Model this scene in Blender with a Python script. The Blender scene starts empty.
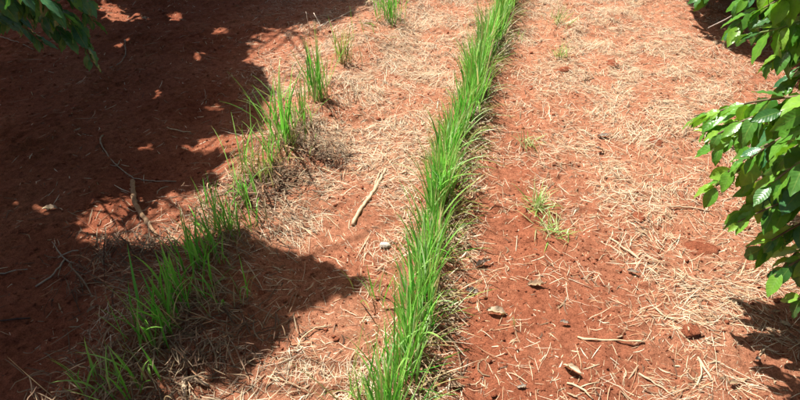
import bpy, math, random
import numpy as np
from mathutils import Vector, Matrix

random.seed(7)
RNG = np.random.default_rng(11)
R = math.radians
scene = bpy.context.scene
C = scene.collection

# ------------------------------------------------------------------ camera, sky, sun
CAM_H, PITCH, YAW, FPX = 1.6, 38.0, 12.4, 600.0      # eye height, degrees down, degrees left of the rows
SUN_EL, SHADOW_AZ = 60.0, -31.0                      # shadows run along +x, slightly towards the viewer
cam_data = bpy.data.cameras.new('camera')
cam_data.sensor_width = 36.0
cam_data.lens = 36.0 * FPX / 800.0
cam_data.clip_start, cam_data.clip_end = 0.05, 2000.0
cam = bpy.data.objects.new('camera', cam_data)
cam.location = (0, 0, CAM_H)
cam.rotation_euler = (R(90 - PITCH), 0, R(YAW))
C.objects.link(cam)
scene.camera = cam

SH = np.array([math.cos(R(SHADOW_AZ)), math.sin(R(SHADOW_AZ))]) / math.tan(R(SUN_EL))   # shadow offset per metre of height
world = bpy.data.worlds.new('World')
scene.world = world
world.use_nodes = True
wn = world.node_tree
sky = wn.nodes.new('ShaderNodeTexSky')
sky.sky_type = 'NISHITA'
sky.sun_disc = False
sky.sun_elevation = R(SUN_EL)
sky.dust_density = 4.0
sky.air_density = 0.6
sky.ozone_density = 0.3
sky.sun_rotation = math.atan2(-SH[0], -SH[1]) % (2 * math.pi)
wn.links.new(sky.outputs[0], wn.nodes['Background'].inputs[0])
wn.nodes['Background'].inputs[1].default_value = 0.057
sun_data = bpy.data.lights.new('sun', 'SUN')
sun_data.energy = 5.0
sun_data.angle = R(0.53)
sun_data.color = (1.0, 0.965, 0.90)
sun = bpy.data.objects.new('sun', sun_data)
sun.rotation_euler = Vector((SH[0], SH[1], -1.0)).to_track_quat('-Z', 'Y').to_euler()
sun.location = (-6, 1, 9)
C.objects.link(sun)
scene.view_settings.view_transform = 'Standard'
scene.view_settings.look = 'None'
scene.view_settings.exposure = 0.92
scene.view_settings.gamma = 1.0
scene.render.engine = 'CYCLES'
scene.cycles.max_bounces = 8
scene.cycles.transparent_max_bounces = 8

# ------------------------------------------------------------------ survey helpers: photo bearings to places in the field
_p, _y = R(PITCH), R(YAW)
FWD = np.array([-math.sin(_y) * math.cos(_p), math.cos(_y) * math.cos(_p), -math.sin(_p)])
RGT = np.array([math.cos(_y), math.sin(_y), 0.0])
UPV = np.cross(RGT, FWD)
EYE = np.array([0, 0, CAM_H])


def at(u, v, z=0.0):
    d = FWD + RGT * ((u - 400) / FPX) + UPV * ((200 - v) / FPX)
    t = (z - CAM_H) / d[2]
    return EYE + d * t


def project(P):
    q = np.asarray(P, float) - EYE
    dep = q @ FWD
    dep = np.where(np.abs(dep) < 1e-4, 1e-4, dep)
    return 400 + FPX * (q @ RGT) / dep, 200 - FPX * (q @ UPV) / dep, dep


def in_frame(P, m=14):
    u, v, d = project(P)
    return (d > 0.05) & (u > -m) & (u < 800 + m) & (v > -m) & (v < 400 + min(m, 60))


def inside(poly, u, v):
    poly = np.asarray(poly, float)
    u = np.atleast_1d(u); v = np.atleast_1d(v)
    r = np.zeros(u.shape, bool)
    n = len(poly)
    for i in range(n):
        x1, y1 = poly[i]; x2, y2 = poly[(i + 1) % n]
        c = ((y1 > v) != (y2 > v))
        with np.errstate(divide='ignore', invalid='ignore'):
            xi = (x2 - x1) * (v - y1) / (y2 - y1) + x1
        r ^= c & (u < xi)
    return r


# ------------------------------------------------------------------ noise and terrain height
_T = np.random.default_rng(5).random((256, 256))


def vnoise(x, y, s, o=0):
    x = np.asarray(x, float) * s + 17.3 * o; y = np.asarray(y, float) * s + 41.7 * o
    xi = np.floor(x).astype(int); yi = np.floor(y).astype(int)
    fx = x - xi; fy = y - yi
    fx = fx * fx * (3 - 2 * fx); fy = fy * fy * (3 - 2 * fy)
    a = _T[xi & 255, yi & 255]; b = _T[(xi + 1) & 255, yi & 255]
    c = _T[xi & 255, (yi + 1) & 255]; d = _T[(xi + 1) & 255, (yi + 1) & 255]
    return (a * (1 - fx) + b * fx) * (1 - fy) + (c * (1 - fx) + d * fx) * fy


def fbm(x, y, s, n=3, o=0):
    t = 0; a = 1.0; w = 0
    for k in range(n):
        t = t + a * vnoise(x, y, s * 2.03 ** k, o + k); w += a; a *= 0.55
    return t / w


MID_PX = [(400, 400), (417, 300), (440, 200), (470, 105), (504, 15)]
LEFT_PX = [(120, 400), (180, 300), (245, 195), (312, 108), (392, 8)]
MID = np.polyfit([at(*p)[1] for p in MID_PX], [at(*p)[0] for p in MID_PX], 2)
LEFT = np.polyfit([at(*p)[1] for p in LEFT_PX], [at(*p)[0] for p in LEFT_PX], 1)


def mid_x(y): return np.polyval(MID, np.clip(y, 0.2, 6.0))
def left_x(y): return np.polyval(LEFT, y)


def h_low(x, y):
    h = 0.050 * (fbm(x, y, 1.1, 3) - 0.5) + 0.026 * (fbm(x, y, 6.0, 2, 9) - 0.5)
    dl = (x - left_x(y)) / 0.22
    h = h + 0.045 * np.exp(-dl * dl) * (0.5 + vnoise(x, y, 5, 3))
    dm = (x - mid_x(y) - 0.06) / 0.12
    h = h + 0.022 * np.exp(-dm * dm) * (0.4 + vnoise(x, y, 7, 4))
    return h


def height(x, y):
    rough = 0.45 + 1.1 * vnoise(x, y, 3.1, 21) ** 2
    n1 = vnoise(x, y, 24, 6); n2 = vnoise(x, y, 52, 7); n3 = vnoise(x, y, 95, 8)
    clod = np.maximum(0, n1 - 0.58) * 0.034 + np.maximum(0, n2 - 0.55) * 0.016
    pit = np.maximum(0, 0.22 - vnoise(x, y, 31, 13)) * 0.03
    return h_low(x, y) + rough * (clod - pit + 0.0022 * (n3 - 0.5) + 0.012 * np.abs(vnoise(x, y, 40, 17) - 0.5) * np.abs(vnoise(x, y, 13, 18)) + 0.005 * np.abs(vnoise(x, y, 80, 19) - 0.5))


def ground(u, v, lift=0.0):
    p = at(u, v)
    return Vector((p[0], p[1], float(height(p[0], p[1])) + lift))


# ------------------------------------------------------------------ materials
def material(name):
    m = bpy.data.materials.new(name); m.use_nodes = True
    nt = m.node_tree
    return m, nt, nt.nodes['Principled BSDF']


def nd(nt, kind, **kw):
    n = nt.nodes.new(kind)
    for k, v in kw.items(): setattr(n, k, v)
    return n


def ramp(nt, fac, stops):
    r = nd(nt, 'ShaderNodeValToRGB')
    el = r.color_ramp.elements
    while len(el) < len(stops): el.new(0.5)
    for e, (p, c) in zip(el, stops):
        e.position = p; e.color = (*c, 1)
    nt.links.new(fac, r.inputs[0])
    return r.outputs[0]


def noise(nt, scale, detail=3, vec=None, rough=0.6):
    n = nd(nt, 'ShaderNodeTexNoise'); n.inputs['Scale'].default_value = scale
    n.inputs['Detail'].default_value = detail; n.inputs['Roughness'].default_value = rough
    if vec is not None: nt.links.new(vec, n.inputs['Vector'])
    return n.outputs['Fac']


def mixc(nt, fac, a, b, mode='MIX'):
    n = nd(nt, 'ShaderNodeMix', data_type='RGBA', blend_type=mode)
    for s, x in ((n.inputs[0], fac), (n.inputs[6], a), (n.inputs[7], b)):
        if isinstance(x, (int, float)): s.default_value = x
        elif isinstance(x, tuple): s.default_value = (*x, 1)
        else: nt.links.new(x, s)
    return n.outputs[2]


def bump(nt, h, strength, dist):
    b = nd(nt, 'ShaderNodeBump'); b.inputs['Strength'].default_value = strength
    b.inputs['Distance'].default_value = dist
    nt.links.new(h, b.inputs['Height'])
    return b.outputs[0]


def soil_material(name, tint=1.0, dusty=False):
    m, nt, b = material(name)
    tc = nd(nt, 'ShaderNodeTexCoord').outputs['Object']
    c = ramp(nt, noise(nt, 2.2, 5, tc), [(0.30, (0.34 * tint, 0.095 * tint, 0.046 * tint)), (0.52, (0.43 * tint, 0.138 * tint, 0.069 * tint)), (0.72, (0.51 * tint, 0.19 * tint, 0.10 * tint))])
    if dusty:      # pale straw dust trodden in where the litter lies
        a = nd(nt, 'ShaderNodeAttribute', attribute_name='rnd')
        dn = ramp(nt, noise(nt, 5, 4, tc), [(0.3, (0.45, 0.45, 0.45)), (0.65, (1, 1, 1))])
        c = mixc(nt, mixc(nt, 1.0, a.outputs['Fac'], dn, 'MULTIPLY'), c, (0.58, 0.262, 0.148))
    c2 = ramp(nt, noise(nt, 46, 4, tc), [(0.33, (0.55, 0.50, 0.47)), (0.55, (1, 1, 1)), (0.75, (1.18, 1.2, 1.22))])
    c = mixc(nt, 0.75, c, c2, 'MULTIPLY')
    c = mixc(nt, 0.8, c, ramp(nt, noise(nt, 210, 3, tc), [(0.36, (0.55, 0.5, 0.48)), (0.5, (1, 1, 1)), (0.68, (1.2, 1.22, 1.25))]), 'MULTIPLY')
    # fine pale chaff trodden into the soil
    v = nd(nt, 'ShaderNodeTexVoronoi'); v.inputs['Scale'].default_value = 120; nt.links.new(tc, v.inputs['Vector'])
    sp = ramp(nt, v.outputs['Distance'], [(0.10, (1, 1, 1)), (0.2, (0, 0, 0))])
    pm = ramp(nt, noise(nt, 9, 3, tc), [(0.5, (0, 0, 0)), (0.68, (0.7, 0.7, 0.7))])
    c = mixc(nt, mixc(nt, 1.0, sp, pm, 'MULTIPLY'), c, (0.52, 0.36, 0.22))
    nt.links.new(c, b.inputs['Base Color'])
    b.inputs['Roughness'].default_value = 0.95
    b.inputs['Specular IOR Level'].default_value = 0.15
    nt.links.new(bump(nt, noise(nt, 95, 9, tc, 0.85), 1.0, 0.014), b.inputs['Normal'])
    return m


M_SOIL = soil_material('red_soil', 1.0, True)
M_CLOD = soil_material('red_clod', 0.95)


def blade_material(name, trans, rough, spec=0.4, grain=0.0):
    m, nt, b = material(name)
    a = nd(nt, 'ShaderNodeAttribute', attribute_name='col')
    col = a.outputs['Color']
    if grain:
        tc = nd(nt, 'ShaderNodeTexCoord').outputs['Object']
        col = mixc(nt, grain, col, ramp(nt, noise(nt, 60, 3, tc), [(0.3, (0.55, 0.5, 0.46)), (0.65, (1.1, 1.1, 1.1))]), 'MULTIPLY')
    nt.links.new(col, b.inputs['Base Color'])
    b.inputs['Roughness'].default_value = rough
    b.inputs['Specular IOR Level'].default_value = spec
    if trans:
        t = nd(nt, 'ShaderNodeBsdfTranslucent'); nt.links.new(col, t.inputs['Color'])
        mx = nd(nt, 'ShaderNodeMixShader'); mx.inputs[0].default_value = trans
        nt.links.new(b.outputs[0], mx.inputs[1]); nt.links.new(t.outputs[0], mx.inputs[2])
        nt.links.new(mx.outputs[0], nt.nodes['Material Output'].inputs['Surface'])
    return m


M_GRASS = blade_material('grass_blade', 0.45, 0.30, 0.6)
M_STRAW = blade_material('dry_straw', 0.12, 0.7, 0.25, 0.35)
M_WOOD = blade_material('weathered_wood', 0.0, 0.85, 0.2, 0.7)


def leaf_material(name, stops, trans, rough, vb=0.07):
    m, nt, b = material(name)
    oi = nd(nt, 'ShaderNodeObjectInfo')
    uvn = nd(nt, 'ShaderNodeUVMap', uv_map='leaf_uv')
    at_ = nd(nt, 'ShaderNodeAttribute', attribute_name='rnd')
    add = nd(nt, 'ShaderNodeMath', operation='ADD'); nt.links.new(oi.outputs['Random'], add.inputs[0]); nt.links.new(at_.outputs['Fac'], add.inputs[1])
    fr = nd(nt, 'ShaderNodeMath', operation='FRACT'); nt.links.new(add.outputs[0], fr.inputs[0])
    c = ramp(nt, fr.outputs[0], stops)
    sep = nd(nt, 'ShaderNodeSeparateXYZ'); nt.links.new(uvn.outputs[0], sep.inputs[0])
    # midrib and side veins, from the leaf's own coordinates
    ab = nd(nt, 'ShaderNodeMath', operation='ABSOLUTE'); nt.links.new(sep.outputs[1], ab.inputs[0])
    rib = ramp(nt, ab.outputs[0], [(0.03, (1, 1, 1)), (0.09, (0, 0, 0))])
    k = nd(nt, 'ShaderNodeMath', operation='MULTIPLY'); k.inputs[1].default_value = 0.16; nt.links.new(ab.outputs[0], k.inputs[0])
    d = nd(nt, 'ShaderNodeMath', operation='SUBTRACT'); nt.links.new(sep.outputs[0], d.inputs[0]); nt.links.new(k.outputs[0], d.inputs[1])
    e = nd(nt, 'ShaderNodeMath', operation='MULTIPLY'); e.inputs[1].default_value = 56.0; nt.links.new(d.outputs[0], e.inputs[0])
    s = nd(nt, 'ShaderNodeMath', operation='SINE'); nt.links.new(e.outputs[0], s.inputs[0])
    vein = ramp(nt, s.outputs[0], [(0.80, (0, 0, 0)), (0.98, (0.12, 0.12, 0.12))])
    c = mixc(nt, mixc(nt, 1.0, rib, vein, 'LIGHTEN'), c, mixc(nt, 0.5, c, (0.22, 0.34, 0.08)))
    tc = nd(nt, 'ShaderNodeTexCoord').outputs['Object']
    c = mixc(nt, 0.6, c, ramp(nt, noise(nt, 5, 5, tc), [(0.3, (0.6, 0.64, 0.62)), (0.5, (1, 1, 1)), (0.72, (1.3, 1.2, 0.9))]), 'MULTIPLY')
    nt.links.new(c, b.inputs['Base Color'])
    b.inputs['Roughness'].default_value = rough
    b.inputs['Specular IOR Level'].default_value = 0.5
    nt.links.new(bump(nt, s.outputs[0], vb, 0.004), b.inputs['Normal'])
    t = nd(nt, 'ShaderNodeBsdfTranslucent')
    nt.links.new(mixc(nt, 1.0, c, (1.9, 1.7, 0.6), 'MULTIPLY'), t.inputs['Color'])
    mx = nd(nt, 'ShaderNodeMixShader'); mx.inputs[0].default_value = trans
    nt.links.new(b.outputs[0], mx.inputs[1]); nt.links.new(t.outputs[0], mx.inputs[2])
    nt.links.new(mx.outputs[0], nt.nodes['Material Output'].inputs['Surface'])
    return m


M_LEAF = leaf_material('coffee_leaf', [(0.0, (0.032, 0.115, 0.030)), (0.5, (0.055, 0.17, 0.034)), (1.0, (0.095, 0.24, 0.036))], 0.25, 0.31)
M_YOUNG = leaf_material('young_coffee_leaf', [(0.0, (0.075, 0.23, 0.025)), (0.6, (0.13, 0.32, 0.035)), (1.0, (0.25, 0.44, 0.06))], 0.30, 0.30)
M_SKYTINT = leaf_material('sky_tinted_coffee_leaf', [(0.0, (0.035, 0.15, 0.06)), (0.5, (0.06, 0.20, 0.08)), (1.0, (0.09, 0.26, 0.10))], 0.25, 0.26)  # mature blue-green, made lighter and bluer so the colour carries sky reflection
M_DEAD = leaf_material('dead_leaf', [(0.0, (0.28, 0.17, 0.10)), (0.5, (0.42, 0.29, 0.19)), (1.0, (0.54, 0.42, 0.30))], 0.05, 0.8, 0.05)
M_DEADGREY = leaf_material('grey_dead_leaf', [(0.0, (0.20, 0.14, 0.11)), (1.0, (0.32, 0.25, 0.21))], 0.03, 0.85, 0.05)


# ------------------------------------------------------------------ object helpers
def tag(o, label=None, cat=None, group=None, kind=None):
    if label: o['label'] = label
    if cat: o['category'] = cat
    if group: o['group'] = group
    if kind: o['kind'] = kind
    return o


def link(name, me, mat, parent=None, loc=None):
    o = bpy.data.objects.new(name, me)
    if mat is not None and not me.materials: me.materials.append(mat)
    C.objects.link(o)
    if parent is not None: o.parent = parent
    if loc is not None: o.location = loc
    return o


def empty(name, loc):
    o = bpy.data.objects.new(name, None); o.empty_display_size = 0.1
    o.location = loc; C.objects.link(o)
    return o


def mesh_np(name, V, F, col=None, smooth=True, uv=None, rnd=None):
    me = bpy.data.meshes.new(name)
    V = np.ascontiguousarray(V, np.float32); F = np.ascontiguousarray(F, np.int32)
    k = F.shape[1]
    me.vertices.add(len(V)); me.vertices.foreach_set('co', V.ravel())
    me.loops.add(F.size); me.loops.foreach_set('vertex_index', F.ravel())
    me.polygons.add(len(F))
    me.polygons.foreach_set('loop_start', np.arange(0, F.size, k, dtype=np.int32))
    me.polygons.foreach_set('loop_total', np.full(len(F), k, np.int32))
    if smooth: me.polygons.foreach_set('use_smooth', np.ones(len(F), bool))
    if col is not None:
        a = me.attributes.new('col', 'FLOAT_COLOR', 'POINT')
        c4 = np.ones((len(V), 4), np.float32); c4[:, :3] = col
        a.data.foreach_set('color', c4.ravel())
    if rnd is not None:
        a = me.attributes.new('rnd', 'FLOAT', 'POINT'); a.data.foreach_set('value', np.ascontiguousarray(rnd, np.float32))
    if uv is not None:
        l = me.uv_layers.new(name='leaf_uv')
        l.data.foreach_set('uv', np.ascontiguousarray(uv[F.ravel()], np.float32).ravel())
    me.update(calc_edges=True)
    return me


def unit(a):
    return a / np.maximum(np.linalg.norm(a, axis=-1, keepdims=True), 1e-9)


def ribbons(P, W, side=None, fold=0.25, col=None):
    """P (N,K,3) centre lines, W (N,K) widths -> folded strips. col (N,3) or (N,K,3)."""
    N, K, _ = P.shape
    T = np.gradient(P, axis=1)
    if side is None:
        up = np.zeros_like(P); up[..., 2] = 1
        S = np.cross(T, up)
    else:
        S = np.repeat(side[:, None, :], K, 1)
    T = unit(T)
    S = unit(S - T * (S * T).sum(-1, keepdims=True))
    Nn = np.cross(S, T)
    w = W[..., None] * 0.5
    if fold:
        V = np.stack([P - S * w, P - Nn * w * fold * 2, P + S * w], 2); c = 3
    else:
        V = np.stack([P - S * w, P + S * w], 2); c = 2
    V = V.reshape(-1, 3)
    b = (np.arange(N)[:, None, None] * K + np.arange(K - 1)[None, :, None]) * c + np.arange(c - 1)[None, None, :]
    b = b.ravel()
    F = np.stack([b, b + 1, b + c + 1, b + c], 1)
    cc = None
    if col is not None:
        col = np.asarray(col, float)
        if col.ndim == 2: col = np.repeat(col[:, None, :], K, 1)
        cc = np.repeat(col[:, :, None, :], c, 2).reshape(-1, 3)
    return V, F, cc


def join(parts):
    V, F, Cc = [], [], []; o = 0
    for v, f, c in parts:
        V.append(v); F.append(f + o); Cc.append(c); o += len(v)
    return np.concatenate(V), np.concatenate(F), np.concatenate(Cc)


def tube(pts, radii, sides=7, col=(0.4, 0.3, 0.2), wob=0.15, seed=0):
    pts = np.asarray(pts, float); n = len(pts)
    rg = np.random.default_rng(seed)
    T = unit(np.gradient(pts, axis=0))
    ref = np.array([0.13, 0.21, 0.97])
    S = unit(np.cross(T, ref)); B = np.cross(S, T)
    a = np.arange(sides) / sides * 2 * math.pi
    rr = np.asarray(radii)[:, None] * (1 + wob * (rg.random((n, sides)) - 0.5) * 2)
    V = pts[:, None, :] + S[:, None, :] * (np.cos(a) * rr)[..., None] + B[:, None, :] * (np.sin(a) * rr)[..., None]
    V = V.reshape(-1, 3)
    F = [[i * sides + j, i * sides + (j + 1) % sides, (i + 1) * sides + (j + 1) % sides, (i + 1) * sides + j] for i in range(n - 1) for j in range(sides)]
    V = np.concatenate([V, pts[:1] - T[:1] * radii[0] * 0.2, pts[-1:] + T[-1:] * radii[-1] * 0.2])
    c0, c1 = len(V) - 2, len(V) - 1
    for j in range(sides):
        F.append([c0, (j + 1) % sides, j, c0]); F.append([c1, (n - 1) * sides + j, (n - 1) * sides + (j + 1) % sides, c1])
    body = np.array(F[:(n - 1) * sides]); caps = np.array(F[(n - 1) * sides:])[:, :3]
    col = np.tile(np.asarray(col, float), (len(V), 1)) * (0.85 + 0.3 * rg.random((len(V), 1)))
    return V, body, caps, col


def tube_mesh(name, chains):
    """several joined tubes (a stick and its forks)"""
    V, F, Cc, o = [], [], [], 0
    for v, b, c, col in chains:
        V.append(v); Cc.append(col)
        F += [list(q) for q in (b + o)] + [list(q) for q in (c + o)]
        o += len(v)
    me = bpy.data.meshes.new(name)
    V = np.concatenate(V); Cc = np.concatenate(Cc)
    me.from_pydata([tuple(p) for p in V], [], [[int(i) for i in f] for f in F])
    a = me.attributes.new('col', 'FLOAT_COLOR', 'POINT')
    c4 = np.ones((len(V), 4), np.float32); c4[:, :3] = Cc
    a.data.foreach_set('color', c4.ravel())
    me.polygons.foreach_set('use_smooth', np.ones(len(me.polygons), bool))
    me.update()
    return me


def resample(pts, step):
    pts = np.asarray(pts, float)
    d = np.concatenate([[0], np.cumsum(np.linalg.norm(np.diff(pts, axis=0), axis=1))])
    n = max(3, int(d[-1] / step) + 1)
    s = np.linspace(0, d[-1], n)
    q = np.stack([np.interp(s, d, pts[:, k]) for k in range(3)], 1)
    for _ in range(2):
        q[1:-1] = 0.25 * q[:-2] + 0.5 * q[1:-1] + 0.25 * q[2:]
    return q


# ------------------------------------------------------------------ the ground
def axis(dense0, dense1, step0, step1, far):
    xs = [dense0]; s = step0
    n = 0
    while xs[-1] < dense1:
        f = (xs[-1] - dense0) / (dense1 - dense0)
        xs.append(xs[-1] + step0 + (step1 - step0) * f)
    lo, hi = [], []
    s = step0 * 2; p = dense0
    while p > -far: p -= s; lo.append(p); s *= 1.35
    s = step1 * 2; p = xs[-1]
    while p < far: p += s; hi.append(p); s *= 1.35
    return np.array(lo[::-1] + xs + hi)


GRID = np.array([[int(c) for c in r] for r in (
    '0000024777689632',
    '0000147885479853',
    '0000147784367874',
    '0000157553247875',
    '0013575453133576',
    '0133332353133565',
    '0133336651122455',
    '0023457751122355')], float) / 9.0


def litter_density(x, y):
    P = np.stack([x, y, np.zeros_like(x)], -1)
    u, v, d = project(P)
    gu = np.clip((u - 25) / 50, 0, 14.999); gv = np.clip((v - 25) / 50, 0, 6.999)
    i = gu.astype(int); j = gv.astype(int); fu = gu - i; fv = gv - j
    D = (GRID[j, i] * (1 - fu) + GRID[j, i + 1] * fu) * (1 - fv) + (GRID[j + 1, i] * (1 - fu) + GRID[j + 1, i + 1] * fu) * fv
    return D


gx = axis(-4.0, 2.3, 0.0094, 0.0094, 400.0)
gy = axis(0.45, 5.4, 0.006, 0.015, 400.0)
GX, GY = np.meshgrid(gx, gy)
GZ = height(GX, GY)
nx, ny = len(gx), len(gy)
V = np.stack([GX, GY, GZ], -1).reshape(-1, 3)
b = (np.arange(ny - 1)[:, None] * nx + np.arange(nx - 1)[None, :]).ravel()
F = np.stack([b, b + 1, b + nx + 1, b + nx], 1)
dust = np.clip(litter_density(GX.ravel(), GY.ravel()) * 1.9 - 0.15, 0, 1) * (np.hypot(GX.ravel(), GY.ravel()) < 30)
g = link('ground', mesh_np('ground', V, F, rnd=dust), M_SOIL)
tag(g, 'bare red soil of the field, sunlit on the right and shaded on the left', 'soil', kind='structure')

# ------------------------------------------------------------------ litter
def scatter(n_per_m2, patch=1.0, power=1.3, o=0):
    x0, x1, y0, y1 = -4.2, 2.6, 0.5, 7.0
    n = int(n_per_m2 * (x1 - x0) * (y1 - y0))
    x = RNG.uniform(x0, x1, n); y = RNG.uniform(y0, y1, n)
    keep = in_frame(np.stack([x, y, np.zeros(n)], -1), 110) & (RNG.random(n) < np.clip(1.0 - (y - 4.9) / 1.6, 0.25, 1))
    x, y = x[keep], y[keep]
    D = litter_density(x, y) ** power
    pn = fbm(x, y, 6.5, 3, 30 + o // 2)
    D = D * (1 - patch + patch * np.clip((pn - 0.36 - 0.16 * (1 - D)) / 0.16, 0, 1))
    k = RNG.random(len(x)) < D
    return x[k], y[k], D[k]


PALE = np.array([(0.85, 0.68, 0.46), (0.80, 0.60, 0.39), (0.88, 0.75, 0.55), (0.66, 0.45, 0.27), (0.80, 0.66, 0.48)])
CHAFF = np.array([(0.60, 0.36, 0.20), (0.52, 0.28, 0.15), (0.66, 0.44, 0.26)])
DULL = np.array([(0.36, 0.24, 0.14), (0.26, 0.16, 0.10), (0.44, 0.33, 0.21), (0.18, 0.10, 0.06)])


def straw_set(x, y, D, L, W, K, lift, fold, palette, curl=1.2, tilt=0.12):
    n = len(x)
    th = 4 * math.pi * vnoise(x, y, 2.6, 81) + RNG.normal(0, 0.8, n)
    kap = RNG.normal(0, curl, n) * np.where(RNG.random(n) < 0.7, 0.4, 1.5)
    s = np.linspace(-0.5, 0.5, K)[None, :]
    ang = th[:, None] + kap[:, None] * s
    ds = (L[:, None] / (K - 1))
    px = np.cumsum(np.cos(ang) * ds, 1); py = np.cumsum(np.sin(ang) * ds, 1)
    px = px - px.mean(1, keepdims=True) + x[:, None]; py = py - py.mean(1, keepdims=True) + y[:, None]
    hz = height(px, py)
    lin = hz[:, :1] + (hz[:, -1:] - hz[:, :1]) * (s + 0.5)
    hz = np.maximum(hz, 0.5 * hz + 0.5 * lin)
    z = hz + (-0.0012 + lift * RNG.random(n) ** 1.6 * (0.3 + D))[:, None] + np.abs(RNG.normal(0, tilt, n))[:, None] * L[:, None] * (s + 0.5) * (0.4 + 0.6 * D[:, None])
    P = np.stack([px, py, z], -1)
    prof = 1 - 0.55 * np.abs(2 * s) ** 2
    Wd = W[:, None] * prof
    c = palette[RNG.integers(0, len(palette), n)] * RNG.uniform(0.62, 1.1, (n, 1))
    return ribbons(P, Wd, None, fold, c)


parts = []
x, y, D = scatter(12000, 0.9, 1.2, 0)
n = len(x); parts.append(straw_set(x, y, D, RNG.gamma(3, 0.013, n) + 0.012, RNG.uniform(0.0008, 0.0023, n), 5, 0.015, 0, np.concatenate([PALE, PALE, CHAFF]), 0.6))
print('straws', n)
x, y, D = scatter(230, 0.6, 1.2, 2)
n = len(x); parts.append(straw_set(x, y, D, RNG.gamma(4, 0.018, n) + 0.03, RNG.uniform(0.0010, 0.0024, n), 7, 0.016, 0.3, PALE, 0.45, 0.10))
x, y, D = scatter(2000, 0.8, 0.9, 1)
n = len(x); parts.append(straw_set(x, y, D, RNG.gamma(2.5, 0.010, n) + 0.008, RNG.uniform(0.0015, 0.006, n), 5, 0.012, 0, DULL, 1.0))
V, F, cc = join(parts)
o = link('straw_litter', mesh_np('straw_litter', V, F, cc), M_STRAW)
tag(o, 'pale dry straw litter strewn over the red soil between the grass rows', 'straw', kind='stuff')

parts = []
x, y, D = scatter(7500, 0.6, 0.9, 3)
n = len(x); parts.append(straw_set(x, y, D, RNG.gamma(2, 0.005, n) + 0.003, RNG.uniform(0.0008, 0.0032, n), 3, 0.005, 0, np.concatenate([PALE, DULL, CHAFF]), 0.8))
x, y, D = scatter(300, 0.0, 0.0, 3)
n = len(x); parts.append(straw_set(x, y, D * 0.3, RNG.gamma(2, 0.014, n) + 0.008, RNG.uniform(0.002, 0.005, n), 3, 0.004, 0, np.concatenate([PALE, DULL]), 0.8, 0.03))
V, F, cc = join(parts)
o = link('chaff', mesh_np('chaff', V, F, cc), M_STRAW)
tag(o, 'tiny broken chaff scattered all over the red soil', 'chaff', kind='stuff')

# matted grey-brown residue along the left row of grass and at the right foot of the middle row
parts = []
n = 4200
yy = RNG.uniform(0.5, 3.3, n); xx = left_x(yy) + RNG.normal(0.03, 0.13, n)
wgt = np.clip((2.9 - yy) / 1.2, 0.18, 1) * np.clip(0.25 + 1.5 * (vnoise(xx, yy, 6, 50) - 0.2), 0, 1)
k = RNG.random(n) < wgt; xx, yy = xx[k], yy[k]; n = len(xx)
parts.append(straw_set(xx, yy, np.ones(n), RNG.gamma(3, 0.016, n) + 0.012, RNG.uniform(0.0015, 0.0045, n), 5, 0.045, 0.3, np.concatenate([DULL, DULL, PALE[3:4]]), 0.7, 0.25))
n = 2600
yy = RNG.uniform(0.5, 5.0, n); xx = mid_x(yy) + 0.035 + np.abs(RNG.normal(0.0, 0.055, n))
k = RNG.random(n) < np.clip(1.6 * (vnoise(xx * 0.6, yy, 7, 51) - 0.25), 0, 1); xx, yy = xx[k], yy[k]; n = len(xx)
parts.append(straw_set(xx, yy, np.ones(n), RNG.gamma(4, 0.014, n) + 0.015, RNG.uniform(0.002, 0.006, n), 6, 0.035, 0.3, np.concatenate([DULL, PALE[3:]]), 2.4, 0.3))
for (u, v, sx, m) in ((326, 156, 0.07, 200), (300, 142, 0.05, 90), (284, 186, 0.06, 150), (258, 205, 0.07, 120), (120, 262, 0.12, 260), (160, 252, 0.05, 60), (235, 330, 0.12, 200), (190, 370, 0.10, 180)):
    p = at(u, v)
    xx = p[0] + RNG.normal(0, sx, m); yy = p[1] + RNG.normal(0, sx * 0.8, m)
    dd = np.exp(-((xx - p[0]) ** 2 + (yy - p[1]) ** 2) / (2 * sx * sx))
    parts.append(straw_set(xx, yy, dd * 1.6, RNG.gamma(3, 0.018, m) + 0.015, RNG.uniform(0.002, 0.0055, m), 6, 0.035, 0.3, np.concatenate([DULL, DULL * 0.6, DULL * 0.8, CHAFF[1:2]]), 0.8, 0.16))
V, F, cc = join(parts)
o = link('dead_thatch', mesh_np('dead_thatch', V, F, cc), M_STRAW)
tag(o, 'matted grey brown dead grass along the feet of the grass rows', 'thatch', kind='stuff')

# ------------------------------------------------------------------ soil crumbs and clods
def ico():
    t = (1 + 5 ** 0.5) / 2
    v = np.array([(-1, t, 0), (1, t, 0), (-1, -t, 0), (1, -t, 0), (0, -1, t), (0, 1, t), (0, -1, -t), (0, 1, -t), (t, 0, -1), (t, 0, 1), (-t, 0, -1), (-t, 0, 1)], float)
    f = np.array([(0, 11, 5), (0, 5, 1), (0, 1, 7), (0, 7, 10), (0, 10, 11), (1, 5, 9), (5, 11, 4), (11, 10, 2), (10, 7, 6), (7, 1, 8), (3, 9, 4), (3, 4, 2), (3, 2, 6), (3, 6, 8), (3, 8, 9), (4, 9, 5), (2, 4, 11), (6, 2, 10), (8, 6, 7), (9, 8, 1)])
    return unit(v), f


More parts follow.
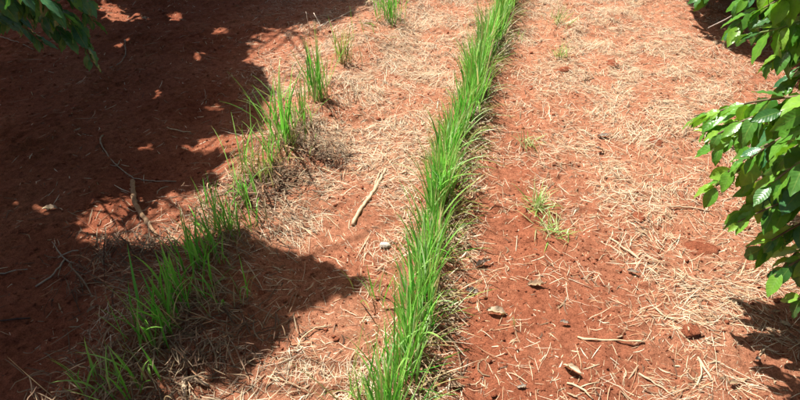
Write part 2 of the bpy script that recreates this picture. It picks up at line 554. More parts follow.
IV, IF = ico()
OV = np.array([(1, 0, 0), (-1, 0, 0), (0, 1, 0), (0, -1, 0), (0, 0, 1), (0, 0, -1)], float)
OF = np.array([(0, 2, 4), (2, 1, 4), (1, 3, 4), (3, 0, 4), (2, 0, 5), (1, 2, 5), (3, 1, 5), (0, 3, 5)])
def crumbs(n, SVv, SFf, rad):
    x = RNG.uniform(-4.0, 2.3, n); y = RNG.uniform(0.5, 5.2, n)
    far = np.hypot(x, y)
    k = in_frame(np.stack([x, y, 0 * x], -1), 30) & (RNG.random(n) < (0.15 + 1.3 * fbm(x, y, 3.5, 2, 60) ** 1.5) * np.clip(2.2 / far, 0.35, 1)); x, y = x[k], y[k]; n = len(x)
    r = rad(n)
    m = len(SVv)
    vv = SVv[None] * (r[:, None] * RNG.uniform(0.5, 1.35, (n, m)))[..., None] * np.array([1, 1, 0.8])
    a_ = RNG.uniform(0, 6.28, n); c_, s_ = np.cos(a_)[:, None], np.sin(a_)[:, None]
    vv = np.stack([vv[..., 0] * c_ - vv[..., 1] * s_ + 0.4 * vv[..., 2], vv[..., 0] * s_ + vv[..., 1] * c_, vv[..., 2]], -1)
    vv = vv + np.stack([x, y, height(x, y) + r * 0.25], -1)[:, None, :]
    return vv.reshape(-1, 3), (SFf[None] + np.arange(n)[:, None, None] * m).reshape(-1, 3), np.zeros((n * m, 3))
vv, F, _ = join([crumbs(70000, OV, OF, lambda n: RNG.gamma(1.6, 0.0011, n) + 0.0012), crumbs(7000, IV, IF, lambda n: RNG.gamma(1.5, 0.0016, n) + 0.002)])
o = link('soil_crumbs', mesh_np('soil_crumbs', vv.reshape(-1, 3), F, smooth=False), M_CLOD)
tag(o, 'small red soil crumbs lying loose on the ground', 'crumbs', kind='stuff')


def subdiv(v, f):
    mid = {}; v = list(map(tuple, v)); nf = []
    def m(a, b):
        k = (min(a, b), max(a, b))
        if k not in mid:
            p = unit(np.array(v[a]) + np.array(v[b])); v.append(tuple(p)); mid[k] = len(v) - 1
        return mid[k]
    for a, b, c in f:
        ab, bc, ca = m(a, b), m(b, c), m(c, a)
        nf += [(a, ab, ca), (b, bc, ab), (c, ca, bc), (ab, bc, ca)]
    return np.array(v), np.array(nf)


SV, SF = subdiv(*subdiv(IV, IF))


def clod(u, v, wpx, flat, label, seed):
    p = ground(u, v); d = project(np.array(p))[2]
    r = 0.46 * wpx / FPX * float(d)
    rg = np.random.default_rng(seed)
    q = SV * 2.1 + rg.random(3) * 50
    k = 0.75 + 0.55 * (vnoise(q[:, 0] + q[:, 2], q[:, 1] - q[:, 2], 1.0, seed) ) + 0.22 * (vnoise(q[:, 0] - q[:, 2], q[:, 1] + q[:, 2], 3.1, seed) - 0.5)
    V = SV * (k * r)[:, None] * np.array([1.0, 0.8, flat])
    o = link('soil_clod', mesh_np('soil_clod', V, SF), M_CLOD, loc=(p.x, p.y, p.z - r * flat * 0.35))
    o.rotation_euler.z = rg.random() * 6
    return tag(o, label, 'clod', 'soil clods on the open ground')


for i, a in enumerate([
    (565, 71, 17, 0.6, 'large dark red soil clod right of the middle grass row near the top'),
    (704, 246, 34, 0.28, 'broad flat red soil clod left of the low coffee branch'),
    (655, 142, 22, 0.35, 'flat red soil lump in the straw left of the coffee branch tip'),
    (613, 65, 16, 0.4, 'small red lump just right of the large dark red clod'),
    (468, 55, 9, 0.7, 'red clod close beside the far stretch of the middle grass row'),
    (530, 85, 11, 0.5, 'low red clod between the middle grass row and the large dark clod'),
    (640, 216, 17, 0.4, 'red clod in the straw above the thin slanting stick on the right'),
    (690, 333, 20, 0.25, 'red soil lump beside the shadow of the coffee shrub, lower right'),
    (262, 296, 9, 0.6, 'small shaded clod between the grass rows'),
    (28, 235, 10, 0.5, 'shaded red clod on the bare soil at far left'),
    (205, 75, 10, 0.5, 'shaded clod on the bare soil toward the upper left'),
    (560, 290, 10, 0.5, 'red clod near the curled pale leaf on the right'),
    (335, 155, 11, 0.6, 'brown clod in the straw behind the thick pale stick')]):
    clod(*a, seed=i + 3)


# ------------------------------------------------------------------ sticks and stalks
GREYWOOD, PALEWOOD, BROWN, DARKW, STALK = (0.42, 0.33, 0.24), (0.58, 0.42, 0.28), (0.33, 0.19, 0.11), (0.10, 0.06, 0.045), (0.64, 0.49, 0.31)


def stick(name, label, cat, chains, col, group, lift=0.004):
    """chains: list of (photo path, radius at start, radius at end[, rise at the end])"""
    p0 = ground(*chains[0][0][0]); out = []
    for ci, ch in enumerate(chains):
        path, r0, r1 = ch[:3]; rise = ch[3] if len(ch) > 3 else 0.0
        pts = []
        for k, (u, v) in enumerate(path):
            f = k / (len(path) - 1)
            q = at(u, v, rise * f)
            g_ = float(h_low(q[0], q[1]))
            pts.append((q[0], q[1], max(g_ + rise * f, float(height(q[0], q[1]))) + lift * 0.6 + max(r0, r1) * 0.35))
        pts = resample(pts, 0.018)
        rg = np.random.default_rng(int(abs(path[0][0] * 7 + path[0][1])) + ci)
        pts[1:-1] += rg.normal(0, 0.0016, pts[1:-1].shape)
        rad = (1.0 if r0 > 0.006 else 0.8) * np.linspace(r0, r1, len(pts)) * (1 + 0.12 * rg.normal(0, 1, len(pts)))
        out.append(tube(pts - np.array(p0), rad, 7, col, 0.14, ci))
    o = link(name, tube_mesh(name, out), M_WOOD, loc=p0)
    return tag(o, label, cat, group)


G1, G2 = 'sticks lying on the soil', 'dry stalks lying in the litter'
stick('fallen_stick', 'thick pale stick lying between the two grass rows', 'stick', [([(353, 227), (362, 210), (375, 191), (386, 170)], 0.0085, 0.0065), ([(374, 191), (376, 180), (383, 168)], 0.005, 0.004)], PALEWOOD, G1)
stick('fallen_stick', 'long thin curved twig on the bare shaded soil at left', 'stick', [([(177, 184), (155, 183), (134, 179), (116, 166), (102, 149), (101, 141), (104, 137)], 0.003, 0.004), ([(117, 167), (111, 166)], 0.003, 0.002), ([(117, 167), (120, 162)], 0.003, 0.002)], GREYWOOD, G1, 0.006)
stick('fallen_stick', 'stout brown stick slanting across the sunlit patch at left', 'stick', [([(133, 182), (135, 204), (145, 220), (158, 238)], 0.0105, 0.008)], (0.42, 0.26, 0.15), G1, 0.012)
stick('fallen_stick', 'pale forked twig on the dark soil left of the thatch', 'stick', [([(37, 289), (52, 279), (66, 261)], 0.004, 0.0045), ([(66, 261), (58, 252), (54, 246)], 0.004, 0.002), ([(66, 261), (75, 265)], 0.004, 0.002)], GREYWOOD, G1, 0.008)
stick('fallen_stick', 'thin straight stick slanting through the litter on the right', 'stick', [([(609, 239), (636, 257), (658, 275)], 0.0048, 0.0042)], PALEWOOD, G1, 0.006)
stick('fallen_stick', 'broken L shaped stick in the sunlit strip at the bottom left', 'stick', [([(187, 401), (186, 391), (185, 381)], 0.0075, 0.007), ([(185, 381), (197, 383), (209, 388)], 0.0065, 0.005)], PALEWOOD, G1, 0.012)
stick('fallen_stick', 'slim stick at the bottom right pointing to the lower corner', 'stick', [([(638, 375), (655, 384), (674, 396)], 0.004, 0.003)], PALEWOOD, G1, 0.005)
stick('fallen_stick', 'pale stick lying across the straw below the coffee branch tip', 'stick', [([(670, 208), (690, 207), (709, 211)], 0.005, 0.004)], PALEWOOD, G1, 0.008)
stick('fallen_stick', 'dark little twig on the shaded soil at lower left', 'stick', [([(3, 326), (18, 323), (32, 321)], 0.0045, 0.003)], DARKW, G1)
stick('fallen_stick', 'curved twig just right of the shaded coffee leaves, upper left', 'stick', [([(125, 40), (126, 55), (121, 64), (110, 69)], 0.004, 0.003)], GREYWOOD, G1, 0.006)
stick('fallen_stick', 'weathered twig at the left edge of the shaded soil', 'stick', [([(-6, 278), (10, 275), (29, 272)], 0.004, 0.003)], GREYWOOD, G1)
stick('fallen_stick', 'short pale stick by the coffee shrub shadow at lower right', 'stick', [([(697, 359), (704, 370), (711, 382)], 0.005, 0.004)], PALEWOOD, G1, 0.008)
stick('fallen_stick', 'long thin pale twig on the dim soil at upper left', 'stick', [([(0, 38), (16, 42), (33, 48)], 0.004, 0.003)], GREYWOOD, G1)
stick('dry_stalk', 'leaning pale dry stalks behind the upper left grass tuft', 'stalk', [([(318, 30), (334, 22), (352, 14)], 0.0055, 0.004), ([(322, 33), (320, 26), (314, 16)], 0.004, 0.003, 0.08), ([(310, 38), (309, 28), (306, 14)], 0.004, 0.002, 0.16), ([(324, 28), (332, 22)], 0.003, 0.002, 0.02)], (0.72, 0.60, 0.48), G2)
stick('dry_stalk', 'long straight pale stalk on bare soil, lower right of centre', 'stalk', [([(577, 339), (590, 343), (612, 344), (643, 346)], 0.0048, 0.003)], STALK, G2)
stick('dry_stalk', 'thin stalk under the leaning grass on the shaded left row', 'stalk', [([(160, 355), (176, 340), (194, 330), (210, 329)], 0.003, 0.002)], (0.5, 0.38, 0.22), G2, 0.03)
stick('dry_stalk', 'bleached stalk lying on the thatch by the left grass row', 'stalk', [([(60, 262), (66, 258), (80, 254)], 0.003, 0.003)], GREYWOOD, G2, 0.02)
stick('dry_stalk', 'curved straw stalk in the sunlit straw between the rows at bottom', 'stalk', [([(298, 349), (302, 337), (314, 329), (332, 327)], 0.003, 0.002)], STALK, G2, 0.012)
stick('dry_stalk', 'long fine stalk crossing the straw at the bottom between the rows', 'stalk', [([(268, 377), (290, 384), (310, 393)], 0.003, 0.002)], STALK, G2, 0.012)
stick('dry_stalk', 'pale stalk lying in front of the thick pale stick', 'stalk', [([(318, 172), (335, 176), (356, 175)], 0.0035, 0.003)], STALK, G2, 0.012)
stick('dry_stalk', 'short straw stalk on the dim soil below the curved twig', 'stalk', [([(168, 131), (178, 133), (191, 133)], 0.0035, 0.003)], STALK, G2)
stick('dry_stalk', 'slanting stalk in the straw below the thin straight stick', 'stalk', [([(655, 310), (664, 318), (676, 322)], 0.0045, 0.003)], STALK, G2, 0.008)
stick('dry_stalk', 'upright leaning stalk in the straw at lower right', 'stalk', [([(697, 385), (703, 373), (698, 360)], 0.004, 0.003)], STALK, G2, 0.008)
stick('dry_stalk', 'forked straw stalk at the bottom edge right of centre', 'stalk', [([(566, 386), (580, 390), (592, 401)], 0.004, 0.003), ([(580, 390), (594, 387)], 0.003, 0.002)], STALK, G2)


# ------------------------------------------------------------------ leaves
def leaf_geo(L, W, droop=0.25, fold=0.18, wave=0.10, twist=0.0, ns=7, nc=4, seed=0, curl=0.0):
    """lance-shaped leaf with a drip tip, folded midrib, wavy margin; stalk at the origin, grows along +x"""
    rg = np.random.default_rng(seed); ph = rg.random() * 6
    V, UV = [], []
    for i in range(ns + 1):
        s = i / ns
        w = W * 0.5 * (math.sin(math.pi * min(1, s ** 0.82)) ** 0.85 if 0 < s < 1 else 0.02) * (1 - 0.35 * max(0, s - 0.75) / 0.25)
        w = max(w, W * 0.02)
        ang = -droop * s * 2.0
        if i == 0: cx, cz = 0.0, 0.0
        else:
            cx += L / ns * math.cos(ang); cz += L / ns * math.sin(ang)
        for j in range(nc + 1):
            t = (j / nc) * 2 - 1
            wv = wave * W * math.sin(s * 21 + ph + (1.5 if t > 0 else 0)) * abs(t) ** 1.5
            up = fold * abs(t) * w + wv + curl * w * t * t
            tw = twist * s
            yy = t * w * math.cos(tw) * (1 - 0.3 * abs(curl) * abs(t)); zz = up + t * w * math.sin(tw)
            V.append((cx - zz * math.sin(ang), yy, cz + zz * math.cos(ang))); UV.append((s, t))
    F = []
    for i in range(ns):
        for j in range(nc):
            a = i * (nc + 1) + j
            F.append((a, a + nc + 1, a + nc + 2, a + 1))
    return np.array(V), np.array(F), np.array(UV)


def leaf_mesh(name, mat, **kw):
    V, F, UV = leaf_geo(**kw)
    me = mesh_np(name, V, F, uv=UV, rnd=np.zeros(len(V)))
    me.materials.append(mat)
    return me


LEAVES = [leaf_mesh('leaf', M_LEAF, L=1, W=0.42 + 0.06 * (i % 3), droop=0.12 + 0.13 * (i % 4), fold=0.12 + 0.08 * (i % 3), wave=0.07 + 0.03 * (i % 2), twist=0.3 * ((i % 3) - 1), seed=i, ns=9) for i in range(8)]
YOUNG = [leaf_mesh('leaf', M_YOUNG, L=1, W=0.42 + 0.05 * (i % 3), droop=0.1 + 0.12 * (i % 4), fold=0.2 + 0.08 * (i % 3), wave=0.05 + 0.02 * (i % 2), twist=0.35 * ((i % 3) - 1), seed=20 + i, ns=9) for i in range(6)]
SKYTINT = [leaf_mesh('leaf', M_SKYTINT, L=1, W=0.42 + 0.05 * (i % 3), droop=0.12 + 0.13 * (i % 4), fold=0.15 + 0.06 * (i % 3), wave=0.06 + 0.02 * (i % 2), twist=0.3 * ((i % 3) - 1), seed=50 + i, ns=9) for i in range(6)]
LOW = [leaf_geo(1, 0.44, 0.2 + 0.1 * i, 0.2, 0.05, 0.2 * (i - 1), 4, 2, i) for i in range(4)]


def frame_rot(d, up):
    x = Vector(d).normalized(); z = Vector(up) - x * x.dot(Vector(up))
    if z.length < 1e-4: z = Vector((0, 0.3, 1)) - x * x.dot(Vector((0, 0.3, 1)))
    z.normalize(); y = z.cross(x)
    return Matrix((x, y, z)).transposed()


def leafy_branch(shrub, base, pts, r0, node=0.05, size=0.125, young=0.3, start=0.25, droop=0.5, seed=0, bark=(0.20, 0.15, 0.09), tipyoung=True, keep=None, rest=None, skytint=False):
    """one branch (part) with opposite pairs of leaves (sub-parts)"""
    rg = random.Random(seed)
    q = resample(pts, 0.03)
    q = q - np.array(base)
    rad = np.linspace(r0, r0 * 0.35, len(q))
    greenish = np.array(bark)[None]
    br = link('branch', tube_mesh('branch', [tube(q, rad, 7, bark, 0.08, seed)]), M_WOOD, shrub)
    d = np.concatenate([[0], np.cumsum(np.linalg.norm(np.diff(q, axis=0), axis=1))])
    s = d[-1] * start; k = 0; n = 0
    while s < d[-1] + 0.001:
        f = s / d[-1]
        p = np.array([np.interp(s, d, q[:, a]) for a in range(3)])
        p2 = np.array([np.interp(min(s + 0.02, d[-1]), d, q[:, a]) for a in range(3)])
        p1 = np.array([np.interp(max(s - 0.02, 0), d, q[:, a]) for a in range(3)])
        t = Vector(p2 - p1).normalized()
        side = t.cross(Vector((0, 0, 1))).normalized()
        upv = side.cross(t)
        roll = rg.gauss(0, 0.35) + (0.9 if k % 2 else 0.0) * rg.choice((-1, 1)) * 0.5
        for sg in (-1, 1):
            if rg.random() < 0.06: continue
            sd = side * sg * math.cos(roll) + upv * math.sin(roll) * sg
            dr = droop * rg.uniform(0.5, 1.5)
            dv = sd * rg.uniform(0.7, 1.1) + t * rg.uniform(0.35, 0.8) + Vector((0, 0, -1)) * dr
            if f > 0.93: dv = t * 1.2 + sd * 0.6 + Vector((0, 0, -0.2))
            nrm = Vector((0, 0, 1)) + Vector((rg.gauss(0, 0.3), rg.gauss(0, 0.3), 0)) + t * 0.2
            tipf = max(0.0, (f - 0.55) / 0.45)
            L = size * rg.uniform(0.6, 1.25) * (1 - 0.45 * tipf ** 2)
            yg = rg.random() < (young + (0.5 * tipf if tipyoung else 0))
            if keep is not None and not keep(np.array(base) + p + np.array(dv.normalized()) * L * 0.6): continue
            wp = np.array(base) + p
            if not (in_frame(wp[None], 10)[0] or in_frame((wp + np.array(dv.normalized()) * L)[None], 10)[0]):
                if rest is not None: rest.append((wp, np.array(dv.normalized()), L))
                continue
            me = rg.choice(YOUNG if yg else SKYTINT if skytint or rg.random() < 0.25 else LEAVES)
            lf = bpy.data.objects.new('leaf', me)
            lf.parent = br
            off = Vector(p) + dv.normalized() * 0.006
            lf.matrix_local = Matrix.Translation(off) @ frame_rot(dv, nrm).to_4x4() @ Matrix.Diagonal((L, L, L, 1))
            C.objects.link(lf); n += 1
        s += node * rg.uniform(0.75, 1.25) * (1 - 0.3 * f); k += 1
    return n


def crown(shrub, base, H, rad, accept, seed, n_branch=46, per=13, z0=0.35, extra=None, foc=None):
    """trunk, whorled limbs and the mass of leaves of a whole coffee shrub"""
    rg = np.random.default_rng(seed)
    base = np.array(base)
    tz = np.linspace(-0.05, H * 0.97, 14)
    trunk = np.stack([0.05 * np.sin(tz * 1.7 + seed), 0.05 * np.cos(tz * 1.3 + seed) - 0.05 * math.cos(seed), tz], 1)
    trunk[0, :2] = trunk[1, :2]
    link('trunk', tube_mesh('trunk', [tube(trunk, np.linspace(0.038, 0.008, 14), 9, (0.22, 0.17, 0.12), 0.1, seed)]), M_WOOD, shrub)
    limbs = []; LP = []; LD = []
    for i in range(n_branch):
        f = (i + rg.random()) / n_branch
        z = z0 + (H - z0) * f
        prof = math.sin(math.pi * min(1, 0.22 + 0.78 * (1 - f) * 0.9 + 0.02)) ** 0.5 if f > 0.4 else 0.75 + 0.6 * f
        Ln = rad * prof * rg.uniform(0.75, 1.1)
        a = i * 2.4 + rg.normal(0, 0.3)
        s = np.linspace(0, 1, 9)
        dirv = np.array([math.cos(a), math.sin(a)])
        tx = np.interp(z, tz, trunk[:, 0]); ty = np.interp(z, tz, trunk[:, 1])
        pts = np.stack([tx + dirv[0] * Ln * s, ty + dirv[1] * Ln * s, z + Ln * (0.35 * s - 0.55 * s * s)], 1)
        pts[:, 2] = np.maximum(pts[:, 2], 0.12)
        vis = in_frame(pts + base, 8)
        if vis.any():
            kx = int(np.argmax(vis))
            if kx < 3: continue
            pts = pts[:kx]
        if len(pts) < 3: continue
        limbs.append(tube(pts, np.linspace(0.009, 0.003, len(pts)), 5, (0.2, 0.15, 0.09), 0.05, i))
        for j in range(per * 2):
            sj = 0.12 + 0.88 * (j // 2 + 0.5) / per
            if sj * 8 > len(pts) - 1: break
            p = np.array([np.interp(sj * 8, np.arange(len(pts)), pts[:, c]) for c in range(3)])
            p = p + rg.normal(0, 0.03, 3)
            sg = 1 if j % 2 else -1
            dv = np.array([-dirv[1] * sg + dirv[0] * 0.6, dirv[0] * sg + dirv[1] * 0.6, -0.45]) + rg.normal(0, 0.25, 3)
            LP.append(p + base); LD.append(dv)
    if limbs: link('limb', tube_mesh('limb', limbs), M_WOOD, shrub)
    LP = np.array(LP); LD = unit(np.array(LD))
    LL = rg.uniform(0.10, 0.16, len(LP))
    ok = accept(LP, LD, LL)
    return LP[ok], LD[ok], LL[ok]


def foliage(shrub, base, LP, LD, LL, seed):
    rg = np.random.default_rng(seed)
    n = len(LP)
    up = unit(np.array([0, 0, 1.0]) + rg.normal(0, 0.45, (n, 3)))
    X = LD; Z = unit(up - X * (up * X).sum(-1, keepdims=True)); Y = np.cross(Z, X)
    which = rg.integers(0, 4, n); Vs, Fs, Us, Rs, o = [], [], [], [], 0
    for k in range(4):
        v, f, uv = LOW[k]; i = np.where(which == k)[0]
        if not len(i): continue
        W = LL[i][:, None, None] * (v[None, :, :1] * X[i][:, None] + v[None, :, 1:2] * Y[i][:, None] + v[None, :, 2:] * Z[i][:, None]) + (LP[i] - base)[:, None]
        Vs.append(W.reshape(-1, 3)); Fs.append((f[None] + (np.arange(len(i)) * len(v))[:, None, None]).reshape(-1, 4) + o)
        Us.append(np.tile(uv, (len(i), 1))); Rs.append(np.repeat(rg.random(len(i)), len(v))); o += len(i) * len(v)
    me = mesh_np('foliage', np.concatenate(Vs), np.concatenate(Fs), uv=np.concatenate(Us), rnd=np.concatenate(Rs))
    f = link('foliage', me, M_LEAF, shrub)
    f['kind'] = 'stuff'


SHADE_L = [(-700, -140), (380, -140), (378, 0), (352, 16), (300, 27), (270, 30), (243, 40), (250, 50), (242, 62), (262, 72), (268, 90), (265, 125), (262, 138), (235, 137),
           (205, 139), (174, 148), (212, 158), (235, 160), (235, 170), (205, 176), (198, 182), (225, 190), (222, 196), (180, 194), (130, 194), (84, 203), (70, 224), (82, 248),
           (140, 255), (185, 254), (235, 244), (262, 252), (300, 263), (335, 268), (356, 278), (369, 286), (364, 293), (340, 294), (312, 299), (288, 315), (292, 334),
           (278, 345), (256, 360), (244, 375), (200, 380), (172, 386), (160, 520), (-700, 520)]
FLECKS = [(50, 212, 9), (20, 208, 5), (150, 150, 5), (80, 165, 4), (215, 110, 5), (160, 95, 4), (200, 60, 5), (118, 17, 7), (108, 8, 5), (176, 16, 5), (222, 33, 5), (140, 18, 3), (186, 35, 3)]
LIT_R = [(-100, -140), (668, -140), (680, -10), (692, 14), (706, 42), (740, 60), (790, 75), (815, 120), (815, 250), (745, 280), (715, 300), (712, 322), (735, 345), (760, 372), (790, 394), (812, 425), (-100, 520)]


def shadow_px(P):
    g2 = P.copy()
    g2[:, 0] = P[:, 0] + SH[0] * P[:, 2]; g2[:, 1] = P[:, 1] + SH[1] * P[:, 2]; g2[:, 2] = 0
    u, v, d = project(g2)
    u = np.where(d > 0.1, u, -300); v = np.where(d > 0.1, v, 480)
    return u, v


def accept_left(P, D, L):
    ok = np.ones(len(P), bool)
    q = P + D * (L * 0.5)[:, None]
    u, v = shadow_px(q)
    u = u + RNG.normal(0, 4, len(u)); v = v + RNG.normal(0, 2.5, len(u))
    ok &= inside(SHADE_L, u, v) | (u < -60) | (v > 520) | (v < -140)
    for a, b, r in FLECKS:
        ok &= ~(((u - a) / 1.8) ** 2 + (v - b) ** 2 < (r + 4) ** 2)
    for f in (0.0, 0.5, 1.0):
        ok &= ~in_frame(P + D * (L * f)[:, None])
    return ok


def accept_right(P, D, L):
    ok = np.ones(len(P), bool)
    for f in (0.0, 0.5, 1.0):
        q = P + D * (L * f)[:, None]
        u, v = shadow_px(q)
        ok &= ~inside(LIT_R, u, v)
        ok &= ~in_frame(q)
    return ok


# --- the coffee row on the left: its crowns stand outside the view and shade the soil
left_specs = [((-2.55, 0.75), 3.2, 1.25, 'coffee shrub left of the view nearest the viewer, shading the lower left soil'),
              ((-2.75, 1.90), 3.5, 1.40, 'coffee shrub left of the view whose crown shades the left grass row'),
              ((-3.15, 2.75), 3.1, 1.15, 'coffee shrub with shaded drooping leaves at the upper left corner'),
              ((-2.95, 4.55), 3.2, 1.35, 'coffee shrub beyond the top left edge shading the far soil')]
left_trees = []; cloud = []
for i, ((x, y), H, rad, lab) in enumerate(left_specs):
    base = np.array([x, y, float(height(x, y))])
    t = empty('coffee_shrub', base); tag(t, lab, 'shrub', 'coffee shrubs along the left')
    LP, LD, LL = crown(t, base, H, rad, accept_left, 40 + i, 54, 15, 0.95)
    left_trees.append((t, base, H, rad)); cloud.append([LP, LD, LL])

# thicken the crowns until the shade on the ground is as closed as in the photograph
CELL = 0.03


def thicken(trees, cloud, poly, accept, need, rounds, grow, zlo=0.5):
    cx0, cy0, cnx, cny = -3.8, 0.3, 230, 200
    cov = np.zeros((cny, cnx), int)

    def splat(P, D, L):
        for f in (0.25, 0.5, 0.75):
            q = P + D * (L * f)[:, None]
            i = ((q[:, 0] + SH[0] * q[:, 2] - cx0) / CELL).astype(int); j = ((q[:, 1] + SH[1] * q[:, 2] - cy0) / CELL).astype(int)
            k = (i >= 0) & (i < cnx) & (j >= 0) & (j < cny)
            np.add.at(cov, (j[k], i[k]), 1)

    for LP, LD, LL in cloud: splat(LP, LD, LL)
    cxs = cx0 + (np.arange(cnx) + 0.5) * CELL; cys = cy0 + (np.arange(cny) + 0.5) * CELL
    CXm, CYm = np.meshgrid(cxs, cys)
    uu, vv_, dd_ = project(np.stack([CXm, CYm, 0 * CXm], -1))
    target = inside(poly, uu.ravel(), vv_.ravel()).reshape(uu.shape) & (uu > -60) & (vv_ > -30) & (vv_ < 430) & (uu < 880)
    core = target.copy()
    for _ in range(2):
        core[1:-1, 1:-1] = core[1:-1, 1:-1] & core[:-2, 1:-1] & core[2:, 1:-1] & core[1:-1, :-2] & core[1:-1, 2:]
    want = np.where(core, need, 2) * (vnoise(CXm, CYm, 8.0, 95) > 0.10)
    for it in range(rounds):
        jj, ii = np.where(target & (cov < want))
        if not len(jj): break
        for (t, base, H, rad), cl in zip(trees, cloud):
            m = len(jj)
            z = RNG.uniform(zlo, H, m)
            P = np.stack([cxs[ii] - SH[0] * z, cys[jj] - SH[1] * z, z], 1) + RNG.normal(0, 0.015, (m, 3))
            f = np.clip((z - 0.2) / (H - 0.2), 0, 1)
            rr = rad * grow * np.sqrt(np.clip(1 - (2 * f - 0.9) ** 2 * 0.72, 0, 1))
            okk = np.hypot(P[:, 0] - base[0], P[:, 1] - base[1]) < rr
            D = unit(np.stack([RNG.normal(0, 1, m), RNG.normal(0, 1, m), RNG.normal(-0.35, 0.25, m)], 1)); L = RNG.uniform(0.09, 0.15, m)
            P = P - D * (L * 0.5)[:, None]
            okk &= accept(P, D, L)
            okk &= RNG.random(m) < 0.3
            splat(P[okk], D[okk], L[okk])
            cl[0] = np.concatenate([cl[0], P[okk]]); cl[1] = np.concatenate([cl[1], D[okk]]); cl[2] = np.concatenate([cl[2], L[okk]])
    print('leaves', [len(c[0]) for c in cloud], 'uncovered', int((target & (cov == 0)).sum()), 'thin', int((target & (cov < need)).sum()), 'of', int(target.sum()))
    if (target & (cov < need)).any():
        w = target & (cov < need); print('thin at', np.percentile(uu[w], [5, 50, 95]).round(), np.percentile(vv_[w], [5, 50, 95]).round())


thicken(left_trees, cloud, SHADE_L, accept_left, 7, 26, 1.3, 1.15)
for (t, base, H, rad), (LP, LD, LL) in zip(left_trees, cloud):
    foliage(t, base, LP, LD, LL, 3)

# drooping branches of the third shrub that reach into the view
t, base, _, _ = left_trees[2]
nl = 0
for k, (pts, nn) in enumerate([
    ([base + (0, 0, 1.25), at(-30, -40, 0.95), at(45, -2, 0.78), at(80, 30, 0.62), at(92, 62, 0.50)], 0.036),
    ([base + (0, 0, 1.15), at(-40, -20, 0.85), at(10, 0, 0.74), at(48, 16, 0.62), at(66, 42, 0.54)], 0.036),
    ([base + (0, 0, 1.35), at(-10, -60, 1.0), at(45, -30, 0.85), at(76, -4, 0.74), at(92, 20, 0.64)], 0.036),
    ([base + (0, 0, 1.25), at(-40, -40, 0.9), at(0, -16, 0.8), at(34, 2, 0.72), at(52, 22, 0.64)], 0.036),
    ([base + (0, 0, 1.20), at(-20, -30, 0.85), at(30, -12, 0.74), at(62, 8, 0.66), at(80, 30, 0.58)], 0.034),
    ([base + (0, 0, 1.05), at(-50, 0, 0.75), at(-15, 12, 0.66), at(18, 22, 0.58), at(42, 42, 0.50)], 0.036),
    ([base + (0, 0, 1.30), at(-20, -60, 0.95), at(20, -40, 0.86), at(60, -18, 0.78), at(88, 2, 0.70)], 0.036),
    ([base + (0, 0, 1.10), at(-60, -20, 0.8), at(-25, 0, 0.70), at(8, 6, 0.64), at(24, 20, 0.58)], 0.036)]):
    nl += leafy_branch(t, base, pts, 0.008, nn, 0.125, 0.02, 0.45, 0.75, 100 + k, tipyoung=False, skytint=True)

# --- the coffee row on the right
right_specs = [((1.58, 1.80), 2.1, 0.95, 'sunlit coffee shrub reaching in from the right edge with glossy drooping leaves'),
               ((1.72, 2.85), 2.3, 1.0, 'coffee shrub at the upper right corner with a bare grey twig'),
               ((1.85, 4.95), 2.7, 1.45, 'coffee shrub farthest up on the right, dark behind the upper branches')]
rt = []; rtrees = []; rcloud = []
for i, ((x, y), H, rad, lab) in enumerate(right_specs):
    base = np.array([x, y, float(height(x, y))])
    t = empty('coffee_shrub', base); tag(t, lab, 'shrub', 'coffee shrubs along the right')
    cl = list(crown(t, base, H, rad, accept_right, 60 + i, 48, 14, 0.25))
    rt.append((t, base)); rtrees.append((t, base, H, rad)); rcloud.append(cl)
SHADE_R = [(672, -60), (684, -4), (692, 14), (706, 42), (740, 58), (790, 72), (815, 110), (815, 250), (745, 280), (715, 300), (712, 322), (735, 345), (760, 372), (790, 394), (812, 425), (900, 430), (900, -60)]
thicken(rtrees, rcloud, SHADE_R, accept_right, 4, 12, 1.1, 0.2)
rest = [[], [], []]
t, base = rt[0]
B = lambda z: base + np.array([0, 0, z])
